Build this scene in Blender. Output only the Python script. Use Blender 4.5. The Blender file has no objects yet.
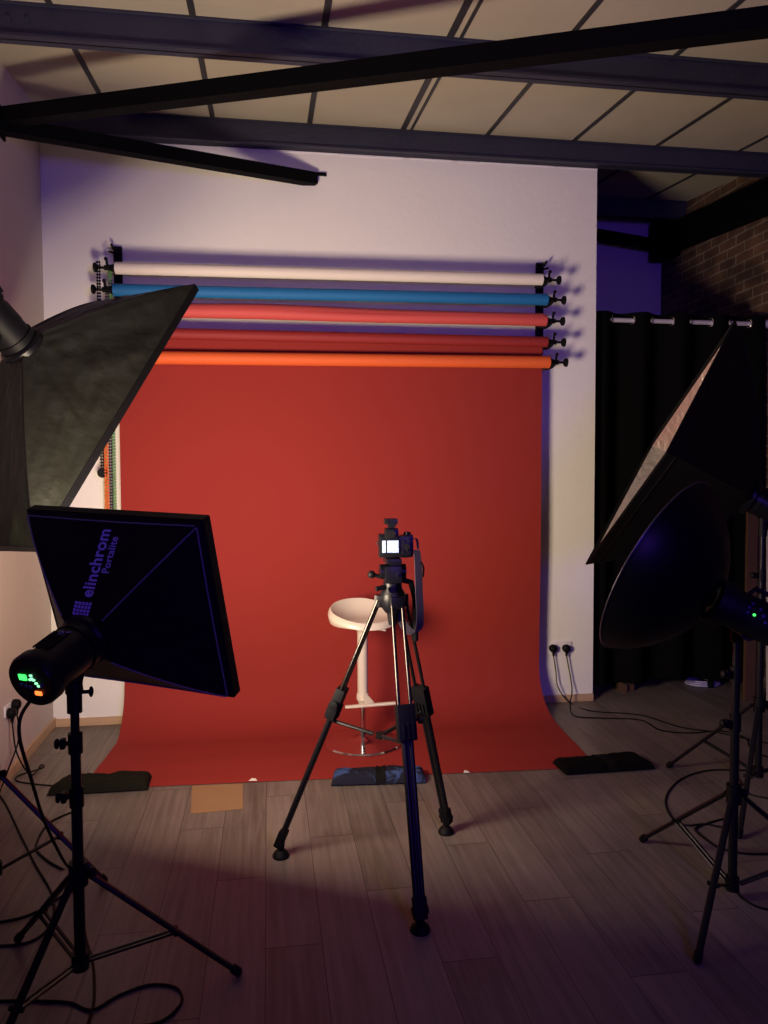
import bpy, bmesh, math, random
from mathutils import Vector, Matrix, noise
random.seed(7)
S = bpy.context.scene
COL = S.collection
V = Vector
PI = math.pi

# ------------------------------------------------------------------ camera
FPX, YAW, PITCH, ROLL = 770.7, .1491, .0458, -.0038
cy, sy, cp, sp = math.cos(YAW), math.sin(YAW), math.cos(PITCH), math.sin(PITCH)
CF = V((sy*cp, cy*cp, -sp)); R0 = V((cy, -sy, 0)); U0 = R0.cross(CF)
cr, sr = math.cos(ROLL), math.sin(ROLL)
CR = cr*R0 + sr*U0; CU = -sr*R0 + cr*U0
CO = V((0, 0, 1.6))
cd = bpy.data.cameras.new('camera'); cam = bpy.data.objects.new('camera', cd); COL.objects.link(cam)
M = Matrix((CR, CU, -CF)).transposed().to_4x4(); M.translation = CO
cam.matrix_world = M
cd.sensor_fit = 'HORIZONTAL'; cd.sensor_width = 36; cd.lens = 36*FPX/768; cd.clip_start = .05
S.camera = cam

def at(px, py, X=None, Y=None, z=None):
    """world point on a known plane that the surveyed ray meets"""
    D = CF + CR*((px-384)/FPX) - CU*((py-512)/FPX)
    if Y is not None: t = Y/D.y
    elif X is not None: t = X/D.x
    else: t = (z-1.6)/D.z
    return CO + D*t
def fl(px, py, z=.004): return at(px, py, z=z)

# ------------------------------------------------------------------ materials
def mat(name, col, rough=.6, metal=0, spec=.5, bump=0, bscale=60, var=0, vscale=8, emit=None, es=0, coat=0, sheen=0, stretch=(1,1,1)):
    m = bpy.data.materials.new(name); m.use_nodes = True
    n = m.node_tree.nodes; l = m.node_tree.links; b = n['Principled BSDF']
    b.inputs['Base Color'].default_value = (*col, 1); b.inputs['Roughness'].default_value = rough
    b.inputs['Metallic'].default_value = metal; b.inputs['Specular IOR Level'].default_value = spec
    b.inputs['Coat Weight'].default_value = coat; b.inputs['Sheen Weight'].default_value = sheen
    tc = n.new('ShaderNodeTexCoord'); mp = n.new('ShaderNodeMapping'); mp.inputs['Scale'].default_value = stretch
    l.new(tc.outputs['Object'], mp.inputs['Vector'])
    if var or True:
        t = n.new('ShaderNodeTexNoise'); t.inputs['Scale'].default_value = vscale; t.inputs['Detail'].default_value = 5
        l.new(mp.outputs[0], t.inputs['Vector'])
        mx = n.new('ShaderNodeMix'); mx.data_type = 'RGBA'
        v = max(var, .02)
        mx.inputs[6].default_value = (*[c*(1-v) for c in col], 1); mx.inputs[7].default_value = (*[min(1, c*(1+v)) for c in col], 1)
        l.new(t.outputs['Fac'], mx.inputs[0]); l.new(mx.outputs[2], b.inputs['Base Color'])
    if bump:
        t = n.new('ShaderNodeTexNoise'); t.inputs['Scale'].default_value = bscale; t.inputs['Detail'].default_value = 4
        l.new(mp.outputs[0], t.inputs['Vector'])
        bp = n.new('ShaderNodeBump'); bp.inputs['Strength'].default_value = bump; bp.inputs['Distance'].default_value = .02
        l.new(t.outputs['Fac'], bp.inputs['Height']); l.new(bp.outputs[0], b.inputs['Normal'])
    if emit:
        b.inputs['Emission Color'].default_value = (*emit, 1); b.inputs['Emission Strength'].default_value = es
    return m

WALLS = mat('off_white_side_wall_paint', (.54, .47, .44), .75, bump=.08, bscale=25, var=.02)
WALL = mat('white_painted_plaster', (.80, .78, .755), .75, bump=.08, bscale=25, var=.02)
PANEL = mat('cream_ceiling_panel', (.37, .335, .27), .7, var=.12, vscale=2.5, bump=.1, bscale=3)
STRIP = mat('dark_joint_strip', (.02, .02, .026), .6)
STEEL = mat('navy_painted_steel', (.022, .023, .045), .55, bump=.15, bscale=40, var=.2)
BLKST = mat('black_painted_steel', (.0022, .0022, .003), .7, bump=.1, bscale=40, spec=.06)
PINE = mat('pine_skirting', (.52, .35, .21), .55, var=.2, vscale=4, stretch=(1, 1, 12))
BLKFAB = mat('olive_black_nylon', (.010, .0108, .0078), .46, bump=1.0, bscale=6, var=.15, spec=.3)
NYLON = mat('black_softbox_nylon', (.003, .003, .004), .5, bump=.3, bscale=9, spec=.18)
PIPING = mat('grey_piping', (.17, .16, .22), .5)
LOGO = mat('logo_print', (.42, .40, .80), .6)
SILVER = mat('crinkled_silver_lining', (.66, .63, .60), .38, .75, bump=.9, bscale=24)
CURT = mat('black_curtain_fabric', (.0022, .0022, .003), .9, bump=.1, spec=.06)
CHROME = mat('chrome', (.75, .74, .76), .12, 1)
RAILM = mat('brushed_rail', (.72, .68, .76), .35, .35)
BLK = mat('black_plastic', (.0035, .0035, .005), .55, spec=.14)
BLKG = mat('glossy_black_plastic', (.004, .004, .006), .36, spec=.2)
RUB = mat('black_rubber', (.003, .003, .004), .6, spec=.15)
ALU = mat('anodised_tube', (.007, .0065, .009), .36, .2, spec=.25)
ALUL = mat('satin_tube', (.05, .045, .042), .22, .9)
WHT = mat('white_stool_plastic', (.62, .54, .45), .35, coat=.2)
WHM = mat('white_enamel', (.60, .53, .45), .4)
REDP = mat('red_backdrop_paper', (.265, .026, .021), .85, bump=.05, bscale=6, spec=.2, var=.04, vscale=1.5)
REDR = mat('red_roll_paper', (.26, .015, .015), .7)
WHP = mat('white_roll_paper', (.76, .69, .61), .7)
BLUP = mat('blue_roll_paper', (.005, .135, .36), .7)
PNKP = mat('pink_roll_paper', (.56, .075, .07), .7, bump=.1, bscale=4)
ORGP = mat('orange_roll_paper', (.72, .115, .022), .7)
CARD = mat('brown_cardboard', (.28, .155, .075), .8, var=.08)
CBLUE = mat('navy_strap', (.035, .028, .045), .7, bump=.2, bscale=300)
BAGB = mat('sandbag_blue_pattern', (.035, .042, .075), .8, spec=.1, bump=.3, bscale=20)
CABLE = mat('black_cable', (.004, .004, .004), .6, spec=.15)
PLUGW = mat('white_socket_plastic', (.75, .72, .75), .4)
WOODB = mat('brown_timber', (.085, .042, .022), .6, var=.25, vscale=5, stretch=(8, 8, .6))
WOODL = mat('pale_board', (.50, .46, .44), .6, var=.05)
GREEN = mat('green_beads', (.12, .35, .08), .4)
ORB = mat('orange_beads', (.85, .16, .03), .4)
YEL = mat('amber_beads', (.75, .45, .08), .4)
FOAM = mat('black_foam', (.006, .006, .006), .9, spec=.1)
DIFF_L = mat('lit_diffuser_cloth', (.8, .8, .78), .6, emit=(1.0, .78, .57), es=78)
DIFF_U = mat('white_diffuser_cloth', (.8, .8, .78), .6)
GLOWG = mat('green_display', (.0, .1, .02), .4, emit=(.05, 1, .12), es=2.2)
GLOWW = mat('mint_indicator', (.1, .3, .2), .4, emit=(.3, 1, .5), es=1.5)
GLOWO = mat('orange_indicator', (.3, .05, .0), .4, emit=(1, .16, .03), es=2.5)
GLOWV = mat('violet_button', (.06, .04, .2), .4)
SCRN = mat('lit_screen', (.3, .4, .6), .3, emit=(.42, .62, 1.0), es=.5)
TAPE = mat('white_tape', (.85, .82, .78), .6)

def setup_screen(m):
    n = m.node_tree.nodes; l = m.node_tree.links; b = n['Principled BSDF']
    tc = n.new('ShaderNodeTexCoord'); t = n.new('ShaderNodeTexVoronoi'); t.inputs['Scale'].default_value = 110
    l.new(tc.outputs['Object'], t.inputs['Vector'])
    r = n.new('ShaderNodeValToRGB'); r.color_ramp.elements[0].color = (.04, .10, .42, 1); r.color_ramp.elements[1].color = (.62, .8, 1, 1)
    r.color_ramp.elements[0].position = .35; r.color_ramp.elements[1].position = .8
    l.new(t.outputs['Color'], r.inputs[0]); l.new(r.outputs[0], b.inputs['Emission Color'])
setup_screen(SCRN)

def sandbag_pattern(m):
    n = m.node_tree.nodes; l = m.node_tree.links; b = n['Principled BSDF']
    tc = n.new('ShaderNodeTexCoord'); t = n.new('ShaderNodeTexNoise'); t.inputs['Scale'].default_value = 9; t.inputs['Distortion'].default_value = 1.2
    l.new(tc.outputs['Object'], t.inputs['Vector'])
    r = n.new('ShaderNodeValToRGB'); e = r.color_ramp.elements
    e[0].color = (.012, .013, .024, 1); e[0].position = .52; e[1].color = (.05, .085, .24, 1); e[1].position = .68
    l.new(t.outputs['Fac'], r.inputs[0]); l.new(r.outputs[0], b.inputs['Base Color'])
sandbag_pattern(BAGB)

def floor_material():
    m = bpy.data.materials.new('grey_oak_laminate'); m.use_nodes = True
    n = m.node_tree.nodes; l = m.node_tree.links; b = n['Principled BSDF']
    def math_(op, a=None, c=None, d=None):
        x = n.new('ShaderNodeMath'); x.operation = op
        for i, v in enumerate((a, c, d)):
            if v is None: continue
            if isinstance(v, (int, float)): x.inputs[i].default_value = v
            else: l.new(v, x.inputs[i])
        return x.outputs[0]
    tc = n.new('ShaderNodeTexCoord'); s = n.new('ShaderNodeSeparateXYZ'); l.new(tc.outputs['Object'], s.inputs[0])
    W, L = .1925, 1.26
    x = math_('DIVIDE', math_('ADD', s.outputs[0], .025 + W*40), W)
    ci = math_('FLOOR', x); cf = math_('FRACT', x)
    off = math_('FRACT', math_('MULTIPLY', ci, .377))
    y = math_('ADD', math_('DIVIDE', math_('ADD', s.outputs[1], 20), L), off)
    ri = math_('FLOOR', y); rf = math_('FRACT', y)
    ex = math_('MINIMUM', cf, math_('SUBTRACT', 1, cf)); ey = math_('MINIMUM', rf, math_('SUBTRACT', 1, rf))
    gx = math_('LESS_THAN', ex, .008); gy = math_('LESS_THAN', ey, .0018)
    g = math_('MAXIMUM', gx, gy)
    cmb = n.new('ShaderNodeCombineXYZ'); l.new(ci, cmb.inputs[0]); l.new(ri, cmb.inputs[1])
    wn = n.new('ShaderNodeTexWhiteNoise'); l.new(cmb.outputs[0], wn.inputs['Vector'])
    # grain
    c2 = n.new('ShaderNodeCombineXYZ')
    l.new(math_('MULTIPLY', s.outputs[0], 28), c2.inputs[0]); l.new(math_('ADD', math_('MULTIPLY', s.outputs[1], 1.3), math_('MULTIPLY', wn.outputs['Value'], 30)), c2.inputs[1]); l.new(wn.outputs['Value'], c2.inputs[2])
    ns = n.new('ShaderNodeTexNoise'); ns.inputs['Scale'].default_value = 1.6; ns.inputs['Detail'].default_value = 7; ns.inputs['Distortion'].default_value = .6
    l.new(c2.outputs[0], ns.inputs['Vector'])
    n2 = n.new('ShaderNodeTexNoise'); n2.inputs['Scale'].default_value = 5; l.new(tc.outputs['Object'], n2.inputs['Vector'])
    fac = math_('ADD', math_('MULTIPLY', ns.outputs['Fac'], .62), math_('ADD', math_('MULTIPLY', wn.outputs['Value'], .16), math_('MULTIPLY', n2.outputs['Fac'], .2)))
    r = n.new('ShaderNodeValToRGB'); e = r.color_ramp.elements
    e[0].position = .28; e[0].color = (.098, .079, .070, 1); e[1].position = .82; e[1].color = (.245, .203, .178, 1)
    l.new(fac, r.inputs[0])
    mx = n.new('ShaderNodeMix'); mx.data_type = 'RGBA'; l.new(g, mx.inputs[0]); l.new(r.outputs[0], mx.inputs[6]); mx.inputs[7].default_value = (.055, .042, .038, 1)
    l.new(mx.outputs[2], b.inputs['Base Color'])
    b.inputs['Roughness'].default_value = .5; b.inputs['Specular IOR Level'].default_value = .35
    bp = n.new('ShaderNodeBump'); bp.inputs['Strength'].default_value = .35; bp.inputs['Distance'].default_value = .003
    l.new(math_('SUBTRACT', math_('MULTIPLY', ns.outputs['Fac'], .3), g), bp.inputs['Height']); l.new(bp.outputs[0], b.inputs['Normal'])
    return m
FLOOR = floor_material()

def brick_material():
    m = bpy.data.materials.new('old_brown_brick'); m.use_nodes = True
    n = m.node_tree.nodes; l = m.node_tree.links; b = n['Principled BSDF']
    tc = n.new('ShaderNodeTexCoord'); s = n.new('ShaderNodeSeparateXYZ'); l.new(tc.outputs['Object'], s.inputs[0])
    c = n.new('ShaderNodeCombineXYZ'); l.new(s.outputs[1], c.inputs[0]); l.new(s.outputs[2], c.inputs[1])
    t = n.new('ShaderNodeTexBrick'); l.new(c.outputs[0], t.inputs['Vector'])
    t.inputs['Scale'].default_value = 1; t.inputs['Brick Width'].default_value = .225; t.inputs['Row Height'].default_value = .075
    t.inputs['Mortar Size'].default_value = .008; t.inputs['Mortar Smooth'].default_value = .3
    t.inputs['Color1'].default_value = (.155, .082, .048, 1); t.inputs['Color2'].default_value = (.085, .043, .028, 1); t.inputs['Mortar'].default_value = (.22, .175, .14, 1)
    l.new(t.outputs['Color'], b.inputs['Base Color']); b.inputs['Roughness'].default_value = .85
    nz = n.new('ShaderNodeTexNoise'); nz.inputs['Scale'].default_value = 5; nz.inputs['Detail'].default_value = 8; l.new(tc.outputs['Object'], nz.inputs['Vector'])
    wv = n.new('ShaderNodeMix'); wv.data_type = 'VECTOR'; wv.inputs[0].default_value = .012; l.new(c.outputs[0], wv.inputs[4]); l.new(nz.outputs['Color'], wv.inputs[5]); l.new(wv.outputs[1], t.inputs['Vector'])
    rp = n.new('ShaderNodeValToRGB'); rp.color_ramp.elements[0].position = .35; rp.color_ramp.elements[0].color = (.35, .33, .32, 1); rp.color_ramp.elements[1].position = .65; rp.color_ramp.elements[1].color = (1, .95, .9, 1)
    l.new(nz.outputs['Fac'], rp.inputs[0]); ml = n.new('ShaderNodeMix'); ml.data_type = 'RGBA'; ml.blend_type = 'MULTIPLY'; ml.inputs[0].default_value = 1
    l.new(t.outputs['Color'], ml.inputs[6]); l.new(rp.outputs[0], ml.inputs[7]); l.new(ml.outputs[2], b.inputs['Base Color'])
    bp = n.new('ShaderNodeBump'); bp.invert = True; bp.inputs['Strength'].default_value = .6; bp.inputs['Distance'].default_value = .01
    l.new(t.outputs['Fac'], bp.inputs['Height']); l.new(bp.outputs[0], b.inputs['Normal'])
    return m
BRICK = brick_material()

# ------------------------------------------------------------------ mesh building
class MB:
    def __init__(s, X=None): s.v = []; s.f = []; s.sm = []; s.X = X
    def add(s, vs, fs, smooth=False):
        o = len(s.v)
        for p in vs:
            p = V(p); s.v.append(s.X @ p if s.X else p)
        for f in fs: s.f.append([i+o for i in f]); s.sm.append(smooth)
        return s
    def box(s, a, b, bev=0, X=None):
        bm = bmesh.new(); bmesh.ops.create_cube(bm, size=1)
        c = [(a[i]+b[i])/2 for i in range(3)]; d = [abs(b[i]-a[i]) for i in range(3)]
        for v in bm.verts: v.co = V((v.co.x*d[0]+c[0], v.co.y*d[1]+c[1], v.co.z*d[2]+c[2]))
        if bev: bmesh.ops.bevel(bm, geom=bm.edges[:], offset=min(bev, min(d)*.45), segments=2, profile=.7, affect='EDGES')
        if X: bmesh.ops.transform(bm, matrix=X, verts=bm.verts)
        bm.verts.index_update()
        s.add([v.co for v in bm.verts], [[v.index for v in f.verts] for f in bm.faces]); bm.free(); return s
    def tube(s, pts, r, n=12, caps=True, closed=False, flat=None):
        pts = [V(p) for p in pts]; N = len(pts)
        rs = r if isinstance(r, (list, tuple)) else [r]*N
        vs = []; prev = None
        for i, p in enumerate(pts):
            if closed: t = (pts[(i+1) % N]-pts[i-1])
            else: t = (pts[min(i+1, N-1)]-pts[max(i-1, 0)])
            t.normalize()
            if prev is None:
                u = t.cross(V((0, 0, 1)))
                if u.length < .05: u = t.cross(V((0, 1, 0)))
            else: u = prev - t*prev.dot(t)
            u.normalize(); prev = u; w = t.cross(u)
            for k in range(n):
                a = 2*PI*k/n; fu, fw = (1, 1) if not flat else flat
                vs.append(p + u*math.cos(a)*rs[i]*fu + w*math.sin(a)*rs[i]*fw)
        fs = []
        for i in range(N if closed else N-1):
            j = (i+1) % N
            for k in range(n):
                fs.append([i*n+k, i*n+(k+1) % n, j*n+(k+1) % n, j*n+k])
        s.add(vs, fs, True)
        if caps and not closed:
            s.add(vs[:n], [list(range(n))[::-1]]); s.add(vs[-n:], [list(range(n))])
        return s
    def cyl(s, a, b, r, r2=None, n=20): return s.tube([a, b], [r, r if r2 is None else r2], n)
    def lathe(s, o, d, prof, n=40, smooth=True):
        """prof: list of (along, radius) about axis d through o"""
        o = V(o); d = V(d).normalized(); u = d.cross(V((0, 0, 1)))
        if u.length < .05: u = d.cross(V((0, 1, 0)))
        u.normalize(); w = d.cross(u); vs = []
        for a, r in prof:
            for k in range(n):
                t = 2*PI*k/n; vs.append(o + d*a + (u*math.cos(t)+w*math.sin(t))*max(r, 1e-4))
        fs = [[i*n+k, i*n+(k+1) % n, (i+1)*n+(k+1) % n, (i+1)*n+k] for i in range(len(prof)-1) for k in range(n)]
        return s.add(vs, fs, smooth)
    def prism(s, poly, ext):
        ext = V(ext); p = [V(q) for q in poly]; N = len(p)
        s.add(p + [q+ext for q in p], [list(range(N))[::-1], list(range(N, 2*N))] + [[i, (i+1) % N, N+(i+1) % N, N+i] for i in range(N)]); return s
    def grid(s, fn, nu, nv, smooth=True, thick=0, nrm=None):
        P = [fn(i/nu, j/nv) for j in range(nv+1) for i in range(nu+1)]
        q = lambda i, j: j*(nu+1)+i
        F = [[q(i, j), q(i+1, j), q(i+1, j+1), q(i, j+1)] for j in range(nv) for i in range(nu)]
        if not thick: return s.add(P, F, smooth)
        # thickness along grid normals
        Nn = []
        for j in range(nv+1):
            for i in range(nu+1):
                a = P[q(min(i+1, nu), j)]-P[q(max(i-1, 0), j)]; b = P[q(i, min(j+1, nv))]-P[q(i, max(j-1, 0))]
                c = a.cross(b); c = c.normalized() if c.length > 1e-9 else V((0, 0, 1)); Nn.append(c)
        n0 = len(P); P2 = [p+c*thick for p, c in zip(P, Nn)]
        F2 = [[i+n0 for i in f[::-1]] for f in F]; E = []
        ring = [q(i, 0) for i in range(nu)] + [q(nu, j) for j in range(nv)] + [q(i, nv) for i in range(nu, 0, -1)] + [q(0, j) for j in range(nv, 0, -1)]
        for k in range(len(ring)):
            a, b = ring[k], ring[(k+1) % len(ring)]; E.append([a, a+n0, b+n0, b])
        return s.add(P+P2, F+F2+E, smooth)
    def ball(s, c, r, n=12, sc=(1, 1, 1)):
        c = V(c); vs = []; m = n//2
        for j in range(m+1):
            th = PI*j/m
            for k in range(n):
                ph = 2*PI*k/n
                vs.append(c + V((r*sc[0]*math.sin(th)*math.cos(ph), r*sc[1]*math.sin(th)*math.sin(ph), r*sc[2]*math.cos(th))))
        return s.add(vs, [[j*n+k, (j+1)*n+k, (j+1)*n+(k+1) % n, j*n+(k+1) % n] for j in range(m) for k in range(n)], True)

def wloc(o):
    p = V((0, 0, 0))
    while o: p += o.location; o = o.parent
    return p
def build(name, mb, m, parent=None, loc=None, label=None, normals=True):
    base = wloc(parent) if parent else V((0, 0, 0))
    if loc is None: loc = V((0, 0, 0))
    loc = V(loc); off = base + loc
    me = bpy.data.meshes.new(name); me.from_pydata([p-off for p in mb.v], [], mb.f)
    for p, s_ in zip(me.polygons, mb.sm): p.use_smooth = s_
    if normals:
        bm = bmesh.new(); bm.from_mesh(me); bmesh.ops.remove_doubles(bm, verts=bm.verts, dist=1e-6); bmesh.ops.recalc_face_normals(bm, faces=bm.faces); bm.to_mesh(me); bm.free()
    me.set_sharp_from_angle(angle=math.radians(38))
    me.materials.append(m)
    o = bpy.data.objects.new(name, me); COL.objects.link(o); o.location = loc
    if parent: o.parent = parent
    if label: o['label'] = label
    return o
def thing(name, label, cat, loc=(0, 0, 0), group=None):
    o = bpy.data.objects.new(name, None); COL.objects.link(o); o.location = loc; o.empty_display_size = .1
    o['label'] = label; o['category'] = cat
    if group: o['group'] = group
    return o
def tag(o, label, cat, group=None):
    o['label'] = label; o['category'] = cat
    if group: o['group'] = group
    return o
def struct(name, mb, m, label=None, parent=None):
    o = build(name, mb, m, parent)
    if not parent:
        o['kind'] = 'structure'
    if label: o['label'] = label
    return o
def smooth_path(pts, k=6):
    pts = [V(p) for p in pts]; out = []
    for i in range(len(pts)-1):
        p0 = pts[max(i-1, 0)]; p1 = pts[i]; p2 = pts[i+1]; p3 = pts[min(i+2, len(pts)-1)]
        for j in range(k):
            t = j/k
            out.append(.5*((2*p1)+(p2-p0)*t+(2*p0-5*p1+4*p2-p3)*t*t+(3*p1-p0-3*p2+p3)*t**3))
    out.append(pts[-1]); return out

# ------------------------------------------------------------------ room
D = 5.157; XL = -1.381; XR = 3.67; YF = 6.86; YN = -6.0; XP = 2.276
cz = lambda y: 3.88 + .102*(y-D)
struct('floor', MB().box((XL-.1, YN-.1, -.1), (XR+.1, YF+.1, 0)), FLOOR, 'grey oak laminate floor laid towards the backdrop')
c = MB().prism([(XL-.1, YN-.1, cz(YN-.1)), (XL-.1, YF+.1, cz(YF+.1)), (XL-.1, YF+.1, cz(YF+.1)+.1), (XL-.1, YN-.1, cz(YN-.1)+.1)], (XR-XL+.2, 0, 0))
ceil = struct('ceiling', c, PANEL, 'sloping ceiling of cream panels with dark joint strips')
for x, w in [(-.95, .028), (-.322, .03), (.288, .032), (.898, .034), (.952, .016), (1.466, .026), (2.072, .026), (2.67, .026), (3.285, .022)]:
    y0, y1 = YN, YF
    m = MB().prism([(x-w/2, y0, cz(y0)-.008), (x-w/2, y1, cz(y1)-.008), (x-w/2, y1, cz(y1)+.002), (x-w/2, y0, cz(y0)+.002)], (w, 0, 0))
    build('joint_strip', m, STRIP, ceil)
def ywall(x0, x1):   # wall along Y following the ceiling
    return MB().prism([(x0, YN, 0), (x0, YF, 0), (x0, YF, cz(YF)), (x0, YN, cz(YN))], (x1-x0, 0, 0))
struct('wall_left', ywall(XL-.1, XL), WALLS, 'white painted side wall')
struct('wall_right', ywall(XR, XR+.1), BRICK, 'brown brick side wall')
struct('wall_front', MB().box((XL, YN-.1, 0), (XR, YN, cz(YN))), BRICK)
struct('wall_far', MB().box((XL, YF, 0), (XR, YF+.1, cz(YF))), WALL, 'far wall behind the partition, lit blue')
wb = MB().box((XL, D, 0), (XP, D+.11, 3.722))
struct('wall_back', wb, WALL, 'white painted partition wall behind the backdrop')
struct('baseboard_back', MB().box((XL+.016, D-.016, 0), (XP, D, .05), .003), PINE, 'pale pine skirting board')
struct('baseboard_left', MB().box((XL, YN, 0), (XL+.016, D, .06), .003), PINE, 'pale pine skirting board')
# ragged plaster edge along the partition top
e = MB(); x = -.3
while x < XP-.05:
    w = random.uniform(.12, .4); h = random.uniform(.003, .011)
    e.box((x, D-.006, 3.722-h), (min(x+w, XP), D+.004, 3.722)); x += w+random.uniform(.0, .05)
struct('trim_1', e, PLUGW, 'ragged white plaster edge along the top of the partition')

def zbeam(y, label, h=.15, mt=STEEL):
    zb = cz(y)-h; m = MB(); t = .012
    x0, x1 = XL, XR
    m.box((x0, y-.004, zb), (x1, y+.004, zb+h-.002))
    m.box((x0, y-.04, zb), (x1, y+.04, zb+t)); m.box((x0, y-.04, zb+h-t-.002), (x1, y+.04, zb+h-.002))
    # thickened front web face and rivets near the ends
    m.box((x0, y-.026, zb+t), (x1, y-.004, zb+h-t))
    for xx in (x0+.25, x0+.33, x1-.12, x1-.2): m.cyl((xx, y-.026, zb+h/2), (xx, y-.036, zb+h/2), .011, n=8)
    return tag(build('ceiling_beam', m, mt), label, 'beam', 'navy ceiling beams')
zbeam(5.118, 'navy steel ceiling beam resting along the top of the white partition wall')
zbeam(3.80, 'navy steel ceiling beam nearest the viewer, crossed by the black strut', .155)
zbeam(6.45, 'dark steel ceiling beam behind the partition, above the blue lit wall', .16)

def angle_bar(a, b, w=.075, t=.012):
    """steel angle from a to b"""
    a = V(a); b = V(b); d = (b-a).normalized(); s_ = d.cross(V((0, 0, 1))).normalized(); u = s_.cross(d)
    pr = [(-w/2, -w/2), (w/2, -w/2), (w/2, w/2), (w/2-t, w/2), (w/2-t, -w/2+t), (-w/2+t, -w/2+t), (-w/2+t, w/2), (-w/2, w/2)]
    return MB().prism([a+s_*p+u*q for p, q in pr], b-a)
L0 = V((XL, 4.385, 3.485))
s1b = at(768, 22, Y=2.62); dd = s1b-L0; s1e = L0+dd*((XR-XL)/dd.x)
st = thing('roof_strut', 'long black steel strut rising from left wall across the whole ceiling', 'strut', tuple(L0))
build('bar', angle_bar(L0, s1e, .078), BLKST, st)
build('end_plate', MB().box((XL, 4.30, 3.40), (XL+.012, 4.47, 3.56)), BLKST, st)
st = thing('roof_strut', 'short black steel strut from left wall corner to the white partition wall', 'strut', (L0.x, L0.y, L0.z-.06))
e2 = V((.325, D-.004, 3.545))
build('bar', angle_bar(L0+V((.0, -.02, -.045)), e2, .074), BLKST, st)
build('end_plate', MB().box((.20, D-.012, 3.572), (.40, D-.001, 3.592)), BLKST, st)
# heavy beam on brick wall
ib = thing('wall_beam', 'heavy black steel beam bracketed along the brick wall', 'beam', (3.6, 5.8, 3.6))
a0 = V((3.60, 6.50, 3.60)); a1 = V((3.60, 1.8, 3.235))
m = MB()
for off, hh in ((0, .03), (.2, .03)):
    m.prism([(a0.x-.06, a0.y, a0.z+off), (a0.x+.06, a0.y, a0.z+off), (a0.x+.06, a0.y, a0.z+off+hh), (a0.x-.06, a0.y, a0.z+off+hh)], a1-a0)
m.prism([(a0.x-.035, a0.y, a0.z+.02), (a0.x+.035, a0.y, a0.z+.02), (a0.x+.035, a0.y, a0.z+.21), (a0.x-.035, a0.y, a0.z+.21)], a1-a0)
build('girder', m, BLKST, ib)
build('end_bracket', MB().box((3.50, 6.50, 3.56), (3.66, 6.74, 3.90), .01), BLKST, ib)
st = thing('roof_strut', 'black strut running from the wall beam bracket in front of the blue wall', 'strut', (3.50, 6.62, 3.74))
build('bar', angle_bar(at(655, 245, Y=6.62), at(655, 245, Y=6.62)+(at(597, 235, Y=6.62)-at(655, 245, Y=6.62))*3.5, .085), BLKST, st)

# ------------------------------------------------------------------ lights of the room
def spot(name, loc, target, energy, col, size, blend, radius):
    ld = bpy.data.lights.new(name, 'SPOT'); ld.energy = energy; ld.color = col; ld.spot_size = size; ld.spot_blend = blend; ld.shadow_soft_size = radius
    o = bpy.data.objects.new(name, ld); COL.objects.link(o); o.location = loc
    o.rotation_euler = (V(target)-V(loc)).to_track_quat('-Z', 'Y').to_euler(); return o
spot('blue_led_lamp', (1.3, -1.2, 1.9), (1.3, 5.2, 2.9), 195, (.16, .055, 1.0), math.radians(100), .7, .4)
w = bpy.data.worlds.new('world'); S.world = w; w.use_nodes = True
w.node_tree.nodes['Background'].inputs[0].default_value = (.02, .015, .04, 1); w.node_tree.nodes['Background'].inputs[1].default_value = .1

# ------------------------------------------------------------------ backdrop rolls
RX0, RX1 = -.915, 1.835
def expander(mb_hook, parent, x, z, y, sgn, r):
    """tension plug, lever and T knob at one end of a roll"""
    m = MB(); m.lathe((x, y, z), (sgn, 0, 0), [(-.02, r*.75), (.0, r*.8), (.022, r*.55), (.04, .016), (.065, .016), (.065, 0)], 16)
    ex = build('expander', m, BLK, parent)
    k = MB(); k.cyl((x+sgn*.05, y, z), (x+sgn*.105, y, z), .008, n=10)
    k.lathe((x+sgn*.10, y, z), (sgn, 0, 0), [(0, .008), (.006, .020), (.014, .029), (.026, .029), (.030, .02), (.030, 0)], 16)
    build('knob', k, BLK, ex)
    l = MB(); l.tube([(x+sgn*.048, y, z+.012), (x+sgn*.050, y-.005, z+.042), (x+sgn*.056, y-.008, z+.052)], .008, 8); l.ball((x+sgn*.053, y-.008, z+.052), .012, 10)
    build('lever', l, BLK, ex)
rolls = [('paper_roll', 'white paper background roll, topmost of the five rolls', WHP, 2.910, .037, 0),
         ('paper_roll', 'blue paper background roll hung just below the white roll', BLUP, 2.779, .038, .035),
         ('paper_roll', 'coral pink paper background roll in the middle of the rack', PNKP, 2.638, .036, .028),
         ('paper_roll', 'dark red paper roll', REDR, 2.498, .035, .036),
         ('paper_roll', 'bright orange paper background roll, lowest of the five rolls', ORGP, 2.364, .041, .052)]
YR = 4.995; TL = [.022, .024, .010, .003, .020]   # the rolls hang a little lower at their left ends
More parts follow.
